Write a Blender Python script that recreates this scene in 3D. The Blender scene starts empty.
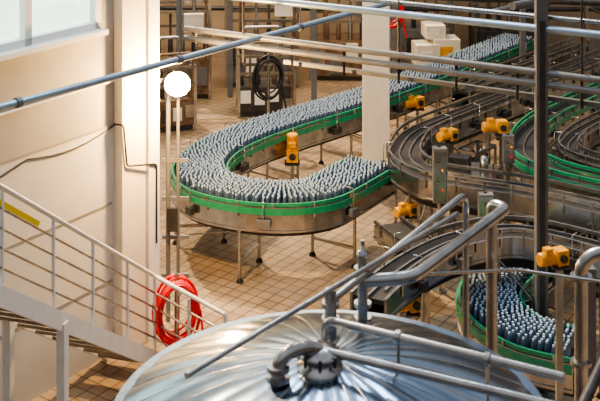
import bpy, math, random
from mathutils import Vector, Matrix
random.seed(7)
V=Vector
# ---------------------------------------------------------------- materials
def mat(name,col,rough=.5,metal=0.0,noise=0.0,scale=8.0,emit=None,es=0,bump=0.0,spec=None,coat=0):
    m=bpy.data.materials.new(name); m.use_nodes=True
    nt=m.node_tree; b=nt.nodes['Principled BSDF']
    b.inputs['Base Color'].default_value=(*col,1)
    b.inputs['Roughness'].default_value=rough
    b.inputs['Metallic'].default_value=metal
    if coat: b.inputs['Coat Weight'].default_value=coat
    if noise or bump:
        tc=nt.nodes.new('ShaderNodeTexCoord'); n=nt.nodes.new('ShaderNodeTexNoise')
        n.inputs['Scale'].default_value=scale; n.inputs['Detail'].default_value=5
        nt.links.new(tc.outputs['Object'],n.inputs['Vector'])
        if noise:
            r=nt.nodes.new('ShaderNodeValToRGB')
            r.color_ramp.elements[0].position=.3; r.color_ramp.elements[1].position=.7
            r.color_ramp.elements[0].color=tuple(max(0,c*(1-noise)) for c in col)+(1,)
            r.color_ramp.elements[1].color=tuple(min(1,c*(1+noise)) for c in col)+(1,)
            nt.links.new(n.outputs['Fac'],r.inputs['Fac']); nt.links.new(r.outputs['Color'],b.inputs['Base Color'])
        if bump:
            bp=nt.nodes.new('ShaderNodeBump'); bp.inputs['Strength'].default_value=bump
            nt.links.new(n.outputs['Fac'],bp.inputs['Height']); nt.links.new(bp.outputs['Normal'],b.inputs['Normal'])
    if emit:
        b.inputs['Emission Color'].default_value=(*emit,1); b.inputs['Emission Strength'].default_value=es
    return m
STEEL=mat('steel',(.40,.40,.40),.25,.95,.22,6)
DSTEEL=mat('dark_steel',(.06,.06,.065),.4,.5,.3,9)
BELT=mat('belt_black',(.02,.021,.024),.4,0,.2,20)
GREEN=mat('green_plastic',(.02,.23,.12),.22,0,.12,10)
YEL=mat('motor_yellow',(.78,.36,.02),.4,0,.15,14)
RED=mat('hose_red',(.75,.012,.03),.35,0,.1,10)
BLACK=mat('black_rubber',(.015,.015,.017),.5)
CREAM=mat('cream_paint',(.76,.70,.59),.6,0,.06,4)
WHITE=mat('white_paint',(.78,.77,.74),.5,0,.05,5)
GREYP=mat('grey_paint',(.15,.155,.165),.45,.2,.15,5)
BLUEP=mat('blue_grey_pipe',(.30,.39,.50),.3,.5,.1,6)
BOT=mat('bottle_plastic',(.13,.19,.28),.08,.5)
CAP=mat('bottle_cap',(.46,.58,.72),.22)
TREAD=mat('stair_tread',(.30,.25,.20),.6,.1,.2,12)
REDB=mat('red_button',(.8,.03,.02),.4)
AMB=mat('amber_button',(.9,.4,.04),.4,0)
YSTR=mat('yellow_strip',(.85,.6,.03),.5)
RUST=mat('brown_machine',(.20,.13,.09),.45,.4,.4,6)
# ---------------------------------------------------------------- builder
class B:
    def __init__(s): s.v=[];s.f=[];s.m=[];s.sm=[];s.mats=[]
    def mi(s,m):
        if m not in s.mats: s.mats.append(m)
        return s.mats.index(m)
    def add(s,vs,fs,m,sm=False):
        o=len(s.v); s.v+= [tuple(x) for x in vs]; k=s.mi(m)
        for f in fs: s.f.append([i+o for i in f]); s.m.append(k); s.sm.append(sm)
    def box(s,c,size,m,rz=0.0):
        ca,sa=math.cos(rz),math.sin(rz); vs=[]
        for dz in(-.5,.5):
            for dx,dy in((-.5,-.5),(.5,-.5),(.5,.5),(-.5,.5)):
                x=dx*size[0];y=dy*size[1]
                vs.append((c[0]+x*ca-y*sa,c[1]+x*sa+y*ca,c[2]+dz*size[2]))
        s.add(vs,[(0,3,2,1),(4,5,6,7),(0,1,5,4),(1,2,6,5),(2,3,7,6),(3,0,4,7)],m)
    def beam(s,p,q,w,h,m):
        p=V(p);q=V(q);d=(q-p).normalized()
        up=V((0,0,1)) if abs(d.z)<.95 else V((0,1,0))
        a=d.cross(up).normalized(); u=a.cross(d).normalized(); vs=[]
        for e in(p,q):
            for i,j in((-.5,-.5),(.5,-.5),(.5,.5),(-.5,.5)): vs.append(e+a*(i*w)+u*(j*h))
        s.add(vs,[(0,1,2,3),(7,6,5,4),(0,4,5,1),(1,5,6,2),(2,6,7,3),(3,7,4,0)],m)
    def tube(s,pts,r,m,seg=10,fil=0.0,closed=False):
        P=[V(p) for p in pts]
        if fil>0 and len(P)>2:
            Q=[P[0]]
            for i in range(1,len(P)-1):
                a=P[i-1]-P[i];b=P[i+1]-P[i]; f=min(fil,a.length*.45,b.length*.45)
                A=P[i]+a.normalized()*f; C=P[i]+b.normalized()*f
                for k in range(7):
                    t=k/6; Q.append(A*(1-t)**2+P[i]*2*t*(1-t)+C*t*t)
            Q.append(P[-1]); P=Q
        n=len(P); vs=[]; fs=[]
        d0=(P[1]-P[0]).normalized(); ref=V((0,0,1)) if abs(d0.z)<.9 else V((1,0,0))
        a=d0.cross(ref).normalized()
        for i in range(n):
            if i==0: d=d0
            elif i==n-1: d=(P[i]-P[i-1]).normalized()
            else:
                d=(P[i+1]-P[i-1]).normalized()
            a=(a-d*a.dot(d)).normalized(); b=d.cross(a)
            for k in range(seg):
                t=2*math.pi*k/seg; vs.append(P[i]+(a*math.cos(t)+b*math.sin(t))*r)
        for i in range(n-1):
            for k in range(seg):
                k2=(k+1)%seg; fs.append((i*seg+k,i*seg+k2,(i+1)*seg+k2,(i+1)*seg+k))
        s.add(vs,fs,m,True)
        s.add(vs[:seg],[tuple(range(seg))[::-1]],m); s.add(vs[-seg:],[tuple(range(seg))],m)
    def lathe(s,c,prof,m,seg=24,axis=(0,0,1),sm=True):
        ax=V(axis).normalized(); ref=V((0,0,1)) if abs(ax.z)<.9 else V((1,0,0))
        a=ax.cross(ref).normalized(); b=ax.cross(a); c=V(c); vs=[];fs=[]
        for r,h in prof:
            for k in range(seg):
                t=2*math.pi*k/seg; vs.append(c+ax*h+(a*math.cos(t)+b*math.sin(t))*r)
        for i in range(len(prof)-1):
            for k in range(seg):
                k2=(k+1)%seg; fs.append((i*seg+k,(i+1)*seg+k,(i+1)*seg+k2,i*seg+k2))
        s.add(vs,fs,m,sm)
        if prof[-1][0]>1e-4: s.add(vs[-seg:],[tuple(range(seg))[::-1]],m)
        if prof[0][0]>1e-4: s.add(vs[:seg],[tuple(range(seg))],m)
    def ribbon(s,fr,o0,o1,z0,z1,m):
        vs=[];fs=[]
        for p,n in fr:
            for o,z in((o0,z0),(o1,z0),(o1,z1),(o0,z1)): vs.append((p.x+n.x*o,p.y+n.y*o,z))
        k=len(fr)
        for i in range(k-1):
            for j in range(4):
                j2=(j+1)%4; fs.append((i*4+j,i*4+j2,(i+1)*4+j2,(i+1)*4+j))
        fs.append((3,2,1,0)); e=(k-1)*4; fs.append((e,e+1,e+2,e+3)); s.add(vs,fs,m)
    def done(s,name):
        me=bpy.data.meshes.new(name); me.from_pydata(s.v,[],s.f)
        for m in s.mats: me.materials.append(m)
        me.polygons.foreach_set('material_index',s.m); me.polygons.foreach_set('use_smooth',s.sm)
        me.update()
        import bmesh
        bm=bmesh.new(); bm.from_mesh(me); bmesh.ops.recalc_face_normals(bm,faces=bm.faces); bm.to_mesh(me); bm.free()
        o=bpy.data.objects.new(name,me); bpy.context.scene.collection.objects.link(o); return o
def smooth_path(pts,step=.1):
    P=[V((x,y,0)) for x,y in pts]; P=[P[0]*2-P[1]]+P+[P[-1]*2-P[-2]]; out=[]
    for i in range(1,len(P)-2):
        a,b,c,d=P[i-1:i+3]
        for k in range(20):
            t=k/20
            out.append(.5*((2*b)+(c-a)*t+(2*a-5*b+4*c-d)*t*t+(3*b-a-3*c+d)*t**3))
    out.append(P[-2])
    res=[out[0]]; acc=0
    for i in range(1,len(out)):
        seg=(out[i]-out[i-1]); L=seg.length
        while acc+L>=step:
            t=(step-acc)/L; q=out[i-1]+seg*t; res.append(q)
            out[i-1]=q; seg=out[i]-q; L=seg.length; acc=0
        acc+=L
    fr=[]
    for i,p in enumerate(res):
        d=(res[min(i+1,len(res)-1)]-res[max(i-1,0)]).normalized(); fr.append((p,V((-d.y,d.x,0))))
    return fr
def conveyor(name,pts,w,z,rail,skirt=.22,legstep=11,railh=.09,lanes=1,xb=True):
    fr=smooth_path(pts); b=B(); h=w/2; rnd=random.Random(len(fr))
    b.ribbon(fr,-h,h,z-.05,z,BELT)
    for l in range(1,lanes):
        o=-h+w*l/lanes; b.ribbon(fr,o-.012,o+.012,z,z+.03,STEEL)
    for sgn in(-1,1):
        o=sgn*h
        b.ribbon(fr,min(o,o+sgn*.03),max(o,o+sgn*.03),z-skirt,z+.02,STEEL)
        b.ribbon(fr,min(o,o+sgn*.045),max(o,o+sgn*.045),z-skirt-.02,z-skirt+.01,STEEL)
        # guide rail
        b.ribbon(fr,min(o,o+sgn*.03),max(o,o+sgn*.03),z+railh-.02,z+railh+.025,rail)
        if rail is GREEN:
            b.ribbon(fr,min(o+sgn*.03,o+sgn*.06),max(o+sgn*.03,o+sgn*.06),z-.04,z+.045,GREEN)
            b.ribbon(fr,min(o+sgn*.03,o+sgn*.045),max(o+sgn*.03,o+sgn*.045),z+railh-.04,z+railh-.025,STEEL)
        for i in range(2,len(fr)-1,4):
            p,n=fr[i]; q=p+n*(o+sgn*.045)
            b.box((q.x,q.y,z+railh/2-.03),(.02,.02,railh+.12),STEEL)
        # sensors / junction boxes
        for i in range(7,len(fr)-3,9):
            if rnd.random()<.6:
                p,n=fr[i]; q=p+n*(o+sgn*.09); rz=math.atan2(n.y,n.x)
                b.box((q.x,q.y,z-skirt*.55),(.07,.12+.1*rnd.random(),.1),rnd.choice([DSTEEL,GREYP,DSTEEL]),rz)
                b.tube([(q.x,q.y,z-skirt*.5),(q.x,q.y,z+railh+.1),tuple(p+n*(o-sgn*.03)+V((0,0,z+railh+.1)))],.009,STEEL,5)
    for i in range(4,len(fr)-2,legstep):
        p,n=fr[i]; A=p+n*(h-.03); C=p-n*(h-.03)
        for q in(A,C):
            b.tube([(q.x,q.y,.02),(q.x,q.y,z-skirt)],.024,STEEL,8)
            b.lathe((q.x,q.y,0),[(.055,0),(.05,.02),(.025,.06)],BLACK,10)
        zz=(z-skirt)
        b.beam((A.x,A.y,zz*.35),(C.x,C.y,zz*.35),.04,.04,STEEL)
        b.beam((A.x,A.y,zz*.97),(C.x,C.y,zz*.97),.06,.08,DSTEEL)
        if xb and i+legstep<len(fr)-2 and (i//legstep)%2==0:
            p2,n2=fr[i+legstep]
            for sg in(1,-1):
                q1=p+n*sg*(h-.03); q2=p2+n2*sg*(h-.03)
                b.tube([(q1.x,q1.y,.12),(q2.x,q2.y,zz-.05)],.014,STEEL,6)
    # return belt & drip tray underneath
    b.ribbon(fr,-h*.85,h*.85,z-skirt-.10,z-skirt-.05,BELT)
    b.ribbon(fr,-.05,.05,z-skirt-.2,z-skirt-.1,DSTEEL)
    return b.done(name),fr
BR=[(.024,0),(.027,.010),(.027,.100),(.022,.130),(.011,.165)]
def bottles(name,fr,w,z,dia=.066):
    b=B(); vs=[];fs=[];cv=[];cf=[]; seg=8
    S=[0]
    for i in range(1,len(fr)): S.append(S[-1]+(fr[i][0]-fr[i-1][0]).length)
    s=dia; row=0; n=int((w-.02)//(dia*.93)); k=0
    while s<S[-1]-dia:
        while S[k+1]<s: k+=1
        t=(s-S[k])/(S[k+1]-S[k]); p=fr[k][0].lerp(fr[k+1][0],t); nn=fr[k][1].lerp(fr[k+1][1],t)
        cnt=n-(row%2)
        for j in range(cnt):
            o=(j-(cnt-1)/2)*dia*.95+random.uniform(-.010,.010)
            x=p.x+nn.x*o+random.uniform(-.012,.012); y=p.y+nn.y*o+random.uniform(-.012,.012)
            base=len(vs)
            for r,h in BR:
                for q in range(seg):
                    a=2*math.pi*q/seg; vs.append((x+r*math.cos(a),y+r*math.sin(a),z+.002+h))
            for i in range(len(BR)-1):
                for q in range(seg):
                    q2=(q+1)%seg; fs.append((base+i*seg+q,base+i*seg+q2,base+(i+1)*seg+q2,base+(i+1)*seg+q))
            cb=len(cv)
            for h in(.163,.186):
                for q in range(6):
                    a=2*math.pi*q/6; cv.append((x+.0140*math.cos(a),y+.0140*math.sin(a),z+h))
            for q in range(6):
                q2=(q+1)%6; cf.append((cb+q,cb+q2,cb+6+q2,cb+6+q))
            cf.append(tuple(cb+6+q for q in range(6)))
        s+=dia*.93; row+=1
    b.add(vs,fs,BOT,True); b.add(cv,cf,CAP)
    return b.done(name)
# ---------------------------------------------------------------- room shell
def tile_mat():
    m=bpy.data.materials.new('floor_tiles'); m.use_nodes=True; nt=m.node_tree; b=nt.nodes['Principled BSDF']
    tc=nt.nodes.new('ShaderNodeTexCoord'); mp=nt.nodes.new('ShaderNodeMapping'); mp.inputs['Rotation'].default_value=(0,0,math.radians(34))
    br=nt.nodes.new('ShaderNodeTexBrick'); br.offset=0; br.squash=1
    br.inputs['Scale'].default_value=1; br.inputs['Brick Width'].default_value=.19; br.inputs['Row Height'].default_value=.19
    br.inputs['Mortar Size'].default_value=.010; br.inputs['Mortar Smooth'].default_value=.1
    br.inputs['Color1'].default_value=(.42,.32,.225,1); br.inputs['Color2'].default_value=(.33,.25,.17,1); br.inputs['Mortar'].default_value=(.13,.09,.06,1)
    n=nt.nodes.new('ShaderNodeTexNoise'); n.inputs['Scale'].default_value=.9; n.inputs['Detail'].default_value=6
    mx=nt.nodes.new('ShaderNodeMix'); mx.data_type='RGBA'; mx.blend_type='MULTIPLY'; mx.inputs['Factor'].default_value=.85
    r=nt.nodes.new('ShaderNodeValToRGB'); r.color_ramp.elements[0].position=.3; r.color_ramp.elements[0].color=(.52,.48,.43,1); r.color_ramp.elements[1].position=.65; r.color_ramp.elements[1].color=(1,1,1,1)
    L=nt.links.new
    L(tc.outputs['Object'],mp.inputs['Vector']); L(mp.outputs['Vector'],br.inputs['Vector']); L(tc.outputs['Object'],n.inputs['Vector'])
    L(n.outputs['Fac'],r.inputs['Fac']); L(br.outputs['Color'],mx.inputs['A']); L(r.outputs['Color'],mx.inputs['B']); L(mx.outputs['Result'],b.inputs['Base Color'])
    b.inputs['Roughness'].default_value=.30
    bp=nt.nodes.new('ShaderNodeBump'); bp.inputs['Strength'].default_value=.3; bp.inputs['Distance'].default_value=.01; bp.invert=True
    L(br.outputs['Fac'],bp.inputs['Height']); L(bp.outputs['Normal'],b.inputs['Normal'])
    return m
b=B(); b.box((1,13.5,-.1),(26,33,.2),tile_mat()); b.done('floor')
WB=mat('wall_back_paint',(.34,.26,.18),.7,0,.2,1.5)
b=B(); b.box((1,29.1,3),(26,.2,6.0),WB)
b.done('wall_back')
D=V((.563,.826,0)); N=V((.826,-.563,0)); C0=V((-1.92,14.1,0)); RZ=math.atan2(D.y,D.x)
def W(t,n,z): q=C0+D*t+N*n; return (q.x,q.y,z)
WALL=mat('wall_panel',(.56,.55,.53),.6,0,.06,2); SEAM=mat('wall_seam',(.28,.26,.23),.7)
WALLU=mat('wall_upper',(.38,.35,.31),.65,0,.08,2)
b=B()
b.box(W(-4.5,-.12,1.4),(9,.24,2.8),WALL,RZ)
b.box(W(-4.5,-.13,3.4),(9,.24,1.2),WALLU,RZ)
b.box(W(-.45,-.12,5.0),(.9,.24,2.0),WALLU,RZ)
b.box(W(-4.5,-.12,5.7),(9,.24,.6),WALLU,RZ)
for z in(.9,1.85,2.8): b.box(W(-4.6,.004,z),(7.8,.01,.025),SEAM,RZ)
for t in(-6.2,-4.4,-2.6): b.box(W(t,.004,1.4),(.02,.01,2.8),SEAM,RZ)
b.done('wall_left')
b=B(); b.box(W(-.12,-3.2,3),(.24,6.0,6.0),WALL,RZ); b.done('wall_return')
b=B(); b.box(W(-.33,.07,3.0),(.66,.14,6.0),CREAM,RZ); b.box(W(-.13,.16,3.0),(.2,.05,6.0),WHITE,RZ)
b.done('pilaster')
b=B()
b.box(W(-4.9,.05,4.0),(8.0,.18,.06),WHITE,RZ); b.done('trim_sill')
GL=mat('window_glass',(.62,.74,.66),.1,0,.12,1.2,emit=(.72,.92,.76),es=1.8)
b=B()
b.box(W(-4.9,-.1,4.72),(8.0,.03,1.4),GL,RZ)
for t in(-.95,-2.05,-3.4,-4.9,-6.4,-8.0): b.box(W(t,-.03,4.72),(.10,.1,1.4),WHITE,RZ)
for z in(4.07,5.36): b.box(W(-4.9,-.03,z),(8.0,.1,.09),WHITE,RZ)
b.done('window_1')
b=B()
pts=[W(-5+4.4*i/24,.02,2.62-.10*math.sin(math.pi*(i%8)/8)+.2*i/24) for i in range(25)]
b.tube(pts,.010,BLACK,6)
b.tube([W(-5,.02,3.35),W(-.7,.02,3.35)],.014,WHITE,6)
b.tube([W(-.7,.03,2.82),W(-.66,.16,2.82),W(-.6,.16,2.3),W(-.1,.2,2.2),W(-.1,.2,1.2)],.012,BLACK,6,.05)
b.done('wall_cable')
# ---------------------------------------------------------------- conveyors
C1=[(5.23,26.14),(3.73,24.14),(2.69,22.75),(1.77,21.59),(.74,20.40),(-.18,19.46),(-.88,18.65),(-1.35,17.85),(-1.54,17.0),(-1.36,16.3),(-.89,15.93),(-.29,15.77),(.22,15.90),(.55,16.3),(.85,16.75),(1.12,17.15)]
o,f1=conveyor('bottle_conveyor',C1,.80,1.05,GREEN,skirt=.27,legstep=14)
bottles('bottles',f1,.80,1.05)
C2=[(6.93,23.82),(4.63,21.23),(3.21,19.64),(2.08,18.33),(1.70,17.45),(1.62,16.75),(1.88,16.15),(2.45,15.80),(3.23,15.43),(4.27,14.68)]
o,f2=conveyor('bottle_conveyor',C2,.46,1.3,STEEL,skirt=.24,legstep=13,railh=.12,lanes=3)
C3=[(6.29,21.30),(4.82,19.64),(4.06,18.62),(3.62,17.69),(3.49,16.85),(3.80,16.15),(4.56,15.50)]
o,f3=conveyor('bottle_conveyor',C3,.40,1.3,GREEN,skirt=.24,legstep=13,railh=.12,lanes=2)
C7=[(5.77,19.5),(4.9,18.5),(4.47,17.9),(4.22,17.3),(4.35,16.8),(4.83,16.3),(5.4,15.9)]
conveyor('bottle_conveyor',C7,.26,1.3,STEEL,skirt=.2,legstep=13,railh=.1,lanes=2)
C4=[(3.83,12.38),(3.07,13.0),(2.53,13.24),(1.89,13.0),(1.36,12.49),(.92,11.87),(.68,11.44)]
o,f4=conveyor('bottle_conveyor',C4,.36,1.6,STEEL,skirt=.2,legstep=14,railh=.1,lanes=2)
C5=[(3.35,14.6),(2.75,13.87),(2.28,13.11),(2.24,12.5),(2.50,11.97),(3.0,11.7)]
o,f5=conveyor('bottle_conveyor',C5,.68,.9,GREEN,skirt=.22,legstep=12)
bottles('bottles',f5,.68,.9)
C6=[(1.25,15.7),(1.52,15.1),(1.85,14.5)]
conveyor('transfer_conveyor',C6,.38,.75,DSTEEL,skirt=.15,legstep=9,railh=.06)
C8=[(6.3,24.5),(5.0,23.0),(3.9,21.7),(3.0,20.6)]
conveyor('bottle_conveyor',C8,.36,1.35,STEEL,skirt=.22,legstep=10,railh=.12,lanes=2)
# ---------------------------------------------------------------- gear motors
def motor(p,axis,sc=1.0,foot=None):
    b=B(); ax=V(axis).normalized(); p=V(p); prof=[(.0,0),(.075,0),(.085,.02)]
    x=.03
    for i in range(8): prof+=[(.085,x),(.085,x+.008),(.073,x+.008),(.073,x+.018)]; x+=.022
    prof+=[(.088,x),(.088,x+.03),(.05,x+.05),(.05,x+.06)]
    prof=[(r*sc,h*sc) for r,h in prof]
    b.lathe(p,prof,YEL,18,ax,False)
    g=p+ax*(.31*sc)
    b.beam(p+ax*.24*sc,p+ax*.40*sc,.17*sc,.19*sc,YEL)
    side=ax.cross(V((0,0,1))); side=side.normalized() if side.length>.1 else V((0,-1,0))
    b.lathe(g-side*.12*sc,[(.05*sc,0),(.05*sc,.24*sc)],DSTEEL,14,side)
    t=p+ax*.13*sc+(V((0,0,.1*sc)) if abs(ax.z)<.5 else side*.1*sc)
    b.box(t,(.1*sc,.1*sc,.07*sc),YEL,math.atan2(ax.y,ax.x))
    b.box(g+V((0,0,-.12*sc)),(.22*sc,.22*sc,.02),DSTEEL)
    if foot is not None:
        b.box((g.x,g.y,(g.z-.12*sc+foot)/2),(.06,.06,g.z-.12*sc-foot),STEEL)
        b.box((g.x,g.y,foot+.01),(.16,.16,.02),STEEL)
    return b.done('gear_motor')
motor((-.13,18.72,1.12),(0,0,-1),1.15,foot=0)
motor((2.0,21.25,.92),(.8,.5,0),1.1,foot=0)
motor((1.40,16.05,.78),(.8,.5,0),.85,foot=0)
motor((2.22,17.6,1.40),(.75,.55,0),.9,foot=0)
motor((2.95,17.75,1.52),(1,.15,0),1.0,foot=0)
motor((1.02,12.35,1.12),(.9,.3,0),.9,foot=0)
motor((6.3,25.6,2.6),(1,.2,0),1.3,foot=0)
# ---------------------------------------------------------------- columns & overhead
def ibeam(name,x,y,w,z1,m,z0=0,rz=0):
    b=B(); t=.05
    ca,sa=math.cos(rz),math.sin(rz)
    for s in(-1,1):
        b.box((x+(-sa)*s*w/2,y+ca*s*w/2,(z0+z1)/2),(w,t,z1-z0),m,rz)
    b.box((x,y,(z0+z1)/2),(t,w,z1-z0),m,rz)
    b.box((x,y,.02),(w*1.6,w*1.6,.04),m,rz)
    return b.done(name)
ibeam('steel_column',1.32,19.2,.44,6.0,CREAM)
b=B(); b.box((2.74,12.5,2.75),(.13,.13,5.5),GREYP); b.box((2.74,12.5,.02),(.28,.28,.04),GREYP)
b.box((2.74,12.43,2.2),(.06,.02,4.2),DSTEEL)
b.done('support_post')
b=B()
def rail(p,q,r,m): b.tube([p,q],r,m,10)
rail((-2.07,15.2,4.2),(3.9,11.85,4.2),.045,BLUEP)
rail((-.59,14.45,4.32),(3.9,11.95,4.32),.03,STEEL)
for dz in(0,.13): rail((-1.56,14.93,3.57+dz),(3.9,11.85,3.57+dz),.04,GREYP)
b.beam((-.2,14.3,3.40),(3.9,11.95,3.40),.06,.05,GREYP)
for k in range(9):
    t=k/8; x=-1.4+5.2*t; y=14.84-2.9*t
    b.beam((x,y,3.35),(x,y,3.75),.03,.03,DSTEEL)
for k in(1,4,7):
    t=k/8; x=-1.4+5.2*t; y=14.84-2.9*t
    b.tube([(x,y,3.7),(x,y,6.0)],.012,DSTEEL,6)
b.done('overhead_pipe_rack')
b=B(); b.tube([(-3.6,10.35,3.7),(1.21,16.6,3.7),(2.4,18.15,3.7)],.04,BLUEP,12)
for t in(.15,.45,.75): 
    x=-3.6+4.81*t;y=10.35+6.25*t; b.lathe((x-.03,y-.04,3.7),[(.055,0),(.055,.06)],GREYP,12,(.61,.79,0))
    if t>.2: b.tube([(x,y,3.7),(x,y,6)],.01,GREYP,6)
b.done('overhead_pipe')
b=B()
for (p,q,r,m) in [((2.0,17,4.75),(6.5,15.2,4.75),.06,DSTEEL),((1.0,20,4.3),(8,18,4.2),.08,GREYP),((.5,22,4.1),(9,20,3.9),.06,STEEL),
    ((-3,24,3.5),(8,23,3.4),.07,DSTEEL),((-3,26,3.0),(9,25,2.9),.06,STEEL),((-3,22,4.3),(3,21.4,4.3),.05,RUST),((2.6,19,4.0),(5.5,26,4.0),.05,STEEL),((3.6,16.5,3.9),(6.5,24,3.9),.05,GREYP),
    ((-4,25,2.4),(9,24.4,2.3),.05,GREYP),((-4,27.5,1.6),(9,27.3,1.6),.06,DSTEEL),((-4,27,3.4),(9,27,3.4),.09,DSTEEL),((-1,20,5.0),(8,16.6,4.9),.07,DSTEEL),
    ((3.2,18.2,3.3),(8,22.8,3.3),.05,STEEL),((3.4,17.6,3.5),(9,22.4,3.5),.07,GREYP),((2.2,21.8,2.9),(9,21.0,2.8),.05,DSTEEL)]:
    b.tube([p,q],r,m,8)
for x,y in((-2.6,23.7),(.3,23.4),(4.9,24.2),(7.2,22.9),(-1.6,25.2),(2.2,25.6)): b.beam((x,y,0),(x,y,6),.12,.12,GREYP)
b.done('overhead_pipework')
# ---------------------------------------------------------------- background machines
def machine(x,y,w,d,h,m,rz=0.0,seed=0,name='bottling_machine'):
    rnd=random.Random(seed); b=B(); ca,sa=math.cos(rz),math.sin(rz)
    def T(a,c,z): return (x+a*ca-c*sa,y+a*sa+c*ca,z)
    b.box(T(0,0,.12+h*.2),(w,d,h*.4),m,rz)
    b.box(T(0,0,.06),(w*.9,d*.9,.12),DSTEEL,rz)
    for a in(-.5,.5):
        for c in(-.5,.5): b.beam(T(a*w,c*d,0),T(a*w,c*d,h),.06,.06,STEEL)
    for z in(h,h*.72):
        for c in(-.5,.5): b.beam(T(-.5*w,c*d,z),T(.5*w,c*d,z),.05,.06,STEEL)
        for a in(-.5,.5): b.beam(T(a*w,-.5*d,z),T(a*w,.5*d,z),.05,.06,STEEL)
    n=max(3,int(w/.25))
    for i in range(n):
        a=-.45*w+.9*w*i/(n-1); b.lathe(T(a,-.15*d,.12+h*.4),[(.06,0),(.06,h*.2),(.03,h*.22),(.03,h*.5)],rnd.choice([STEEL,DSTEEL,RUST]),10)
    for k in range(4):
        a=(-.38+.25*k)*w; b.box(T(a,-.52*d,h*(.18+.2*rnd.random())),(w*.18,.06,h*.2),rnd.choice([GREYP,WHITE,DSTEEL,CREAM,STEEL]),rz)
    b.box(T(.3*w,-.2*d,h*.85),(w*.25,d*.3,h*.2),rnd.choice([GREYP,CREAM,WHITE]),rz)
    b.tube([T(-.4*w,.3*d,h),T(-.4*w,.3*d,h+.5),T(.3*w,.3*d,h+.5),T(.3*w,.3*d,h*.5)],.04,STEEL,8,.12)
    b.tube([T(-.3*w,-.5*d,h*.5),T(-.3*w,-.5*d,h+.3),T(.45*w,-.5*d,h+.3),T(.45*w,-.5*d,h*.3)],.025,RUST,8,.12)
    return b.done(name)
machine(-3.0,25.5,1.8,1.2,2.0,RUST,.1,1)
machine(-.9,26.6,1.7,1.2,2.2,GREYP,.0,2)
machine(1.1,27.2,1.6,1.2,2.0,RUST,-.05,3)
machine(8.2,26.5,2.2,1.4,2.4,GREYP,.2,5)
machine(3.0,27.8,1.6,1.0,2.4,GREYP,.0,6)
machine(5.3,28.0,1.8,1.0,2.2,DSTEEL,.0,8)
machine(6.6,18.6,1.1,1.2,1.9,DSTEEL,.7,9)
machine(-2.75,22.9,1.0,.8,1.3,RUST,.3,12)
machine(-.75,24.0,1.2,.8,1.3,DSTEEL,.1,13)
machine(8.2,24.2,.9,.7,1.7,GREYP,.1,14)
b=B()
for i,(x,z,w,h) in enumerate([(2.9,.95,.55,.5),(3.35,1.05,.6,.5),(3.1,1.45,.45,.3)]):
    b.box((x,25.4+.1*i,z),(w,.6,h),CREAM,.1); b.box((x,25.09+.1*i,z),(w*.5,.03,h*.4),YEL if i==1 else WHITE,.1)
for x in(2.65,3.6):
    for y in(25.2,25.8): b.beam((x,y,0),(x,y,.7),.06,.06,STEEL)
b.box((3.12,25.5,.7),(1.2,.8,.06),STEEL,.0)
b.done('packing_machine')
def coil(name,c,axis,R,m,n=6,r=.018,post=True,tail=True,pm=None,sq=.72):
    b=B(); ax=V(axis).normalized(); u=V((0,0,1)); s=u.cross(ax).normalized(); c=V(c)
    pts=[]
    for i in range(n*28+1):
        t=2*math.pi*i/28; k=i/28
        rr=R*(1+.12*math.sin(k*2.3)); 
        pts.append(c+s*math.cos(t)*rr*sq+u*(math.sin(t)*rr-.04*math.sin(k*3))+ax*(k-n/2)*r*1.6)
    if tail: pts+=[pts[-1]+V((.03,0,-R*.8)),pts[-1]+V((.1,-.03,-R*1.6))]
    b.tube(pts,r,m,7)
    if post:
        b.tube([(c.x,c.y,0),(c.x,c.y,c.z+R*1.25)],.03,STEEL,8)
        b.lathe((c.x,c.y,0),[(.12,0),(.12,.02)],STEEL,12)
        b.tube([c+u*R*.75-ax*.12,c+u*R*.75+ax*.14],.03,pm or STEEL,8)
    return b.done(name)
coil('hose_reel',(-.62,21.6,1.35),(.3,-1,0),.38,BLACK,5,.02)
coil('hose_reel',(1.95,23.6,2.3),(.2,-1,0),.35,RED,5,.02)
coil('fire_hose',(-1.49,13.3,.62),(.35,-.93,0),.36,RED,12,.015,sq=.66)
b=B()
for dx,r in((0,.03),(.13,.022)): b.tube([(-1.72+dx,14.35,0),(-1.72+dx,14.35,2.9),(-1.72+dx,14.9,2.9)],r,GREYP,8,.1)
for z in(.6,1.1,1.6,2.1): b.beam((-1.8,14.35,z),(-1.45,14.35,z),.03,.05,GREYP)
b.box((-1.66,14.3,1.35),(.14,.08,.3),DSTEEL)
b.done('utility_pipes')
# flood lamp: bright bulb; reflector ring emits to paint in a warm glow
LAMP=mat('lamp_glass',(1,.9,.7),.3,0,emit=(1,.86,.58),es=90)
GLOW=mat('lamp_reflector_glow',(1,.75,.4),.3,0,emit=(1,.66,.26),es=5)
LX=V((.12,-1,-.1))
b=B(); b.lathe((-1.56,14.0,3.2),[(.05,-.16),(.07,-.13),(.12,.0),(.16,.04),(.165,.05)],CREAM,28,LX)
b.lathe((-1.56,14.0,3.2),[(.155,.052),(.08,.054)],GLOW,28,LX)
b.lathe((-1.56,14.0,3.2),[(.085,.056),(.07,.09),(.0,.11)],LAMP,24,LX)
for k in range(4):
    a=k*math.pi/2+.4; u=V((math.cos(a),0,math.sin(a))); c=V((-1.56,13.93,3.2)); b.tube([c+u*.05,c+u*.165],.006,GREYP,6)
b.beam((-1.56,14.12,3.22),(-1.87,14.02,3.22),.04,.04,GREYP)
b.done('flood_lamp')
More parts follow.
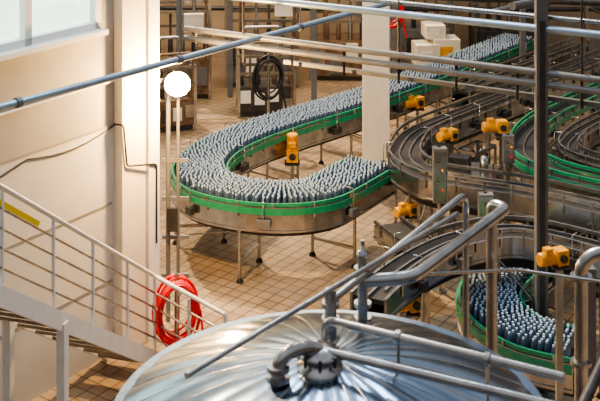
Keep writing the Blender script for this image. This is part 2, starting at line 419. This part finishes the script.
# ---------------------------------------------------------------- control panels
def panel(x,y,z0,z1,w,rz=0):
    b=B(); b.box((x,y,(z0+z1)/2),(w,.14,z1-z0),GREYP,rz)
    b.box((x,y-.075,(z0+z1)/2),(w*.85,.01,(z1-z0)*.92),STEEL,rz)
    for i in range(4): b.lathe((x-.03*((i%2)*2-1),y-.085,z0+(z1-z0)*(.25+.18*i)),[(.018,0),(.018,.02),(0,.03)],[REDB,DSTEEL,AMB,DSTEEL][i],10,(0,-1,0))
    b.tube([(x,y+.03,0),(x,y+.03,z1)],.03,STEEL,8); b.lathe((x,y+.03,0),[(.1,0),(.1,.02)],STEEL,12)
    return b.done('control_box')
panel(1.93,15.2,1.25,2.0,.19); panel(3.05,16.1,1.5,1.9,.16); panel(2.55,15.1,.9,1.4,.2); panel(4.3,13.8,1.3,1.9,.18)
b=B(); PX,PY=2.62,16.95; b.box((PX,PY,1.08),(.8,.75,.05),STEEL,-.4)
for a,c in((-.35,-.33),(.35,-.33),(.35,.33),(-.35,.33)):
    ca,sa=math.cos(-.4),math.sin(-.4); b.beam((PX+a*ca-c*sa,PY+a*sa+c*ca,0),(PX+a*ca-c*sa,PY+a*sa+c*ca,1.06),.05,.05,STEEL)
b.box((PX-.15,PY+.05,1.2),(.3,.25,.2),DSTEEL,-.4); b.lathe((PX+.2,PY-.1,1.1),[(.07,0),(.07,.22),(.03,.25)],STEEL,14)
b.done('service_platform')
def drive_frame(x,y,w,d,h,rz,seed):
    rnd=random.Random(seed); b=B(); ca,sa=math.cos(rz),math.sin(rz)
    def T(a,c,z): return (x+a*ca-c*sa,y+a*sa+c*ca,z)
    for a in(-.5,.5):
        for c in(-.5,.5): b.beam(T(a*w,c*d,0),T(a*w,c*d,h),.045,.045,STEEL)
    for z in(.25,h):
        for c in(-.5,.5): b.beam(T(-.5*w,c*d,z),T(.5*w,c*d,z),.04,.05,STEEL)
        for a in(-.5,.5): b.beam(T(a*w,-.5*d,z),T(a*w,.5*d,z),.04,.05,STEEL)
    b.box(T(0,0,h*.55),(w*.7,d*.7,h*.45),DSTEEL,rz)
    b.box(T(-.15*w,-.36*d,h*.5),(w*.25,.03,h*.25),GREYP,rz)
    b.lathe(T(.2*w,0,h*.78),[(.08,0),(.08,.12),(.03,.14),(.03,.22)],STEEL,14)
    return b.done('drive_frame')
for a in((3.2,14.95,.5,.4,.8,-.4,1),(1.35,14.1,.45,.4,.6,.4,2),(4.1,13.5,.4,.4,.8,-.5,3),(3.0,18.65,.6,.35,.9,.85,4),(1.25,13.3,.4,.3,.7,.5,5)): drive_frame(*a)
# ---------------------------------------------------------------- stair
b=B()
S0=V((-2.72-.306*1.2,9.97-1.2,2.30+.69*1.2)); S1=V((-1.74,13.17,.10))
sd=(S1-S0); L2=math.hypot(sd.x,sd.y); hd=V((sd.x/L2,sd.y/L2,0)); hn=V((-hd.y,hd.x,0))
b.beam(S0,S1,.05,.17,WHITE)
b.beam(S0+hn*.62,S1+hn*.62,.05,.17,WHITE)
ns=13; rz=math.atan2(hd.y,hd.x)
for i in range(ns):
    t=(i+.5)/ns; q=S0+sd*t+hn*.31; b.box((q.x,q.y,q.z),(.26,.6,.035),TREAD,rz)
def tubez(t,dz): q=S0+sd*t; return (q.x,q.y,q.z+dz)
R1=V((-.845,12.4,0))
for dz,r in((1.0,.026),(.8,.012),(.62,.012),(.44,.012),(.26,.012)):
    b.tube([tubez(0,dz),tubez(1,dz),(R1.x,R1.y,max(.1,dz))],r,WHITE if r>.02 else STEEL,8,.08)
for t in(.1,.28,.48,.66,.84,1.0): b.tube([tubez(t,0),tubez(t,1.0)],.018,WHITE,8)
for q in(R1,(V((S1.x,S1.y,0))+R1)/2): b.tube([(q.x,q.y,0),(q.x,q.y,1.0)],.02,WHITE,8)
b.beam(tubez(.08,.85),tubez(.42,.85),.012,.05,YSTR)
q=S0+sd*.52; b.box((q.x,q.y,q.z/2),(.09,.09,q.z),WHITE,rz)
q=S0+sd*.52+hn*.62; b.box((q.x,q.y,q.z/2),(.09,.09,q.z),WHITE,rz)
b.done('staircase')
# ---------------------------------------------------------------- tank
def tank_mat():
    m=bpy.data.materials.new('tank_steel'); m.use_nodes=True; nt=m.node_tree; b=nt.nodes['Principled BSDF']
    b.inputs['Base Color'].default_value=(.25,.33,.44,1); b.inputs['Metallic'].default_value=1
    tc=nt.nodes.new('ShaderNodeTexCoord'); n=nt.nodes.new('ShaderNodeTexNoise'); n.inputs['Scale'].default_value=2.5; n.inputs['Detail'].default_value=6
    r=nt.nodes.new('ShaderNodeMapRange'); r.inputs['To Min'].default_value=.14; r.inputs['To Max'].default_value=.26
    nt.links.new(tc.outputs['Object'],n.inputs['Vector']); nt.links.new(n.outputs['Fac'],r.inputs['Value']); nt.links.new(r.outputs['Result'],b.inputs['Roughness'])
    bp=nt.nodes.new('ShaderNodeBump'); bp.inputs['Strength'].default_value=.06; bp.inputs['Distance'].default_value=.1; nt.links.new(n.outputs['Fac'],bp.inputs['Height']); nt.links.new(bp.outputs['Normal'],b.inputs['Normal'])
    return m
TK=tank_mat(); tc=V((.185,6.8,0)); R=1.33
b=B()
prof=[(R,0.15),(R,2.96),(R+.03,2.98),(R+.03,3.02)]
b.lathe(tc,prof,TK,96)
# petal panels: each gore slightly crowned between seams
ns=28; sub=6; vs=[];fs=[]; seg=ns*sub; rings=14
for i in range(rings):
    t=i/(rings-1); rr=R*(1-t)+.02*t; z0=3.0+.36*(1-(1-t)**2)
    for k in range(seg):
        a=2*math.pi*k/seg; c=abs(math.sin(math.pi*(k%sub)/sub)); vs.append((tc.x+rr*math.cos(a),tc.y+rr*math.sin(a),z0+.009*c*(1-t)))
for i in range(rings-1):
    for k in range(seg):
        k2=(k+1)%seg; fs.append((i*seg+k,i*seg+k2,(i+1)*seg+k2,(i+1)*seg+k))
b.add(vs,fs,TK,True)
for k in range(ns):
    a=2*math.pi*k/ns; pts=[]
    for i in range(9):
        t=i/8*.9; r_=R*(1-t); pts.append((tc.x+r_*math.cos(a),tc.y+r_*math.sin(a),3.0+.36*(1-(1-t)**2)+.001))
    b.tube(pts,.005,STEEL,6)
for k in range(4):
    a=math.pi/4+k*math.pi/2; b.tube([(tc.x+1.1*math.cos(a),tc.y+1.1*math.sin(a),0),(tc.x+1.1*math.cos(a),tc.y+1.1*math.sin(a),.2)],.08,STEEL,10)
b.done('storage_tank')
def flange(b,c,ax,r): b.lathe(c,[(r*.6,-.015),(r,-.015),(r,.015),(r*.6,.015)],STEEL,18,ax,False)
b=B()
b.lathe((.12,6.68,3.33),[(.14,0),(.14,.04),(.10,.05),(.10,.10),(.13,.10),(.13,.12),(.05,.15),(.0,.15)],STEEL,24)
for k in range(8):
    a=k*math.pi/4; b.lathe((.12+.125*math.cos(a),6.68+.125*math.sin(a),3.40),[(.012,0),(.012,.06)],DSTEEL,6)
b.tube([(-.13,6.55,3.28),(-.13,6.55,3.47),(.0,6.6,3.52),(.12,6.68,3.46)],.042,STEEL,14,.08)
b.lathe((-.13,6.55,3.27),[(.08,0),(.08,.03),(.05,.04)],STEEL,18); flange(b,(-.13,6.55,3.42),(0,0,1),.07)
flange(b,(-.13,6.55,3.36),(0,0,1),.07)
b.tube([(.43,7.55,3.15),(.43,7.55,3.66)],.035,STEEL,14)
for z in(3.24,3.34,3.58): flange(b,(.43,7.55,z),(0,0,1),.06)
b.lathe((.43,7.55,3.66),[(.04,0),(.04,.04),(.015,.05),(.015,.12)],STEEL,14)
b.tube([(.43,7.55,3.5),(.78,7.6,3.5),(1.66,8.84,3.52),(1.56,8.95,3.52),(1.56,8.95,0)],.045,STEEL,16,.12)
b.tube([(.20,7.2,3.52),(1.30,8.62,3.72),(1.30,8.62,0)],.026,STEEL,12,.1)
b.tube([(-.62,6.0,3.66),(1.2,8.36,3.66),(1.2,8.5,3.6)],.018,STEEL,10,.06)
b.tube([(.20,7.2,3.15),(.20,7.2,3.6)],.04,STEEL,14); flange(b,(.2,7.2,3.5),(0,0,1),.06); flange(b,(.2,7.2,3.4),(0,0,1),.06)
b.tube([(.155,6.95,3.35),(.155,6.95,3.52),(1.5,6.25,3.52)],.026,STEEL,12,.08)
b.tube([(.12,6.68,3.46),(1.5,6.1,3.42)],.026,STEEL,12)
for x,y in((.6,6.72),(1.1,6.45)): b.beam((x,y,3.15),(x,y,3.56),.02,.02,STEEL); flange(b,(x,y,3.52),(.89,-.46,0),.04)
b.tube([(.95,8.35,3.2),(1.75,8.9,3.0),(2.6,8.6,3.0)],.014,STEEL,8,.1)
b.done('tank_pipework')
b=B()
b.tube([(2.30,9.0,0),(2.30,9.0,3.0),(2.42,9.0,3.1),(2.9,8.9,3.1)],.055,STEEL,16,.12)
flange(b,(2.30,9.0,2.9),(0,0,1),.09); flange(b,(2.30,9.0,2.2),(0,0,1),.085)
b.box((2.40,9.2,2.45),(.12,.12,.9),GREYP)
b.tube([(1.62,6.6,3.0),(2.1,7.4,3.15),(2.8,8.0,3.2)],.035,DSTEEL,12,.2)
b.tube([(1.62,6.4,2.85),(2.2,7.2,3.0),(2.9,7.8,3.05)],.03,BLACK,12,.2)
b.tube([(1.75,6.4,0),(1.75,6.4,2.9),(1.62,6.5,2.95)],.03,STEEL,10,.06)
b.done('process_pipe')
motor((2.12,9.75,2.72),(.7,.3,0),.7,foot=0)
b=B(); b.box((2.35,6.95,1.35),(.7,.9,2.7),RUST,.2); b.box((2.35,6.95,2.72),(.75,.95,.05),DSTEEL,.2); b.lathe((2.3,6.85,2.74),[(.12,0),(.12,.12),(.05,.14)],DSTEEL,16); b.done('pump_cabinet')
# ---------------------------------------------------------------- lights
sc=bpy.context.scene
w=bpy.data.worlds.new('World'); sc.world=w; w.use_nodes=True
nt=w.node_tree; bg=nt.nodes['Background']; bg.inputs['Strength'].default_value=.72
tcn=nt.nodes.new('ShaderNodeTexCoord'); sx=nt.nodes.new('ShaderNodeSeparateXYZ'); rp=nt.nodes.new('ShaderNodeValToRGB')
nt.links.new(tcn.outputs['Generated'],sx.inputs[0]); nt.links.new(sx.outputs['Z'],rp.inputs['Fac']); nt.links.new(rp.outputs['Color'],bg.inputs['Color'])
e=rp.color_ramp.elements; e[0].position=0; e[0].color=(.11,.09,.075,1); e[1].position=1; e[1].color=(.55,.60,.68,1)
for p,c in((.2,(.24,.19,.15)),(.42,(.74,.75,.78)),(.55,(.20,.23,.28)),(.72,(.8,.82,.86))):
    x=rp.color_ramp.elements.new(p); x.color=(*c,1)
def light(t,loc,rot,e,col,size=1,sy=None):
    l=bpy.data.lights.new(t+'_light',t); l.energy=e; l.color=col
    if t=='AREA':
        l.size=size
        if sy: l.shape='RECTANGLE'; l.size_y=sy
    if t=='SUN': l.angle=math.radians(2)
    if t in('POINT','SPOT'): l.shadow_soft_size=size
    o=bpy.data.objects.new(t.lower()+'_light',l); o.location=loc; o.rotation_euler=rot; sc.collection.objects.link(o); return o
s=light('SUN',(0,0,12),(0,0,0),4.6,(1,.74,.45))
s.rotation_euler=V((.45,-.75,-1.0)).to_track_quat('-Z','Y').to_euler()
light('AREA',(-1,19,8),(0,0,0),320,(1,.78,.50),5)
light('AREA',(-1,25,7),(math.radians(20),0,0),600,(1,.72,.42),5)
light('AREA',(-.8,12.5,9.5),(0,0,.3),150,(.75,.88,1),.5,4)  # added strip, out of view, for bright streaks on the tank
light('AREA',(1.6,13.5,9.5),(0,0,.3),150,(.75,.88,1),.5,4)  # second added strip for the tank reflections, no visible fixture
light('POINT',(-1.50,13.65,3.18),(0,0,0),560,(1,.60,.22),.10)
# ---------------------------------------------------------------- camera
cd=bpy.data.cameras.new('camera'); cam=bpy.data.objects.new('camera',cd); sc.collection.objects.link(cam)
cam.location=(0,0,6.8); cam.rotation_euler=(math.radians(90),0,0)
cd.sensor_width=36; cd.lens=36*1100/600; cd.shift_y=-400.5/600; cd.clip_end=200
cd.dof.use_dof=True; cd.dof.focus_distance=15.5; cd.dof.aperture_fstop=3.2
sc.camera=cam
sc.view_settings.view_transform='AgX'; sc.view_settings.look='AgX - Medium High Contrast'; sc.view_settings.exposure=.3
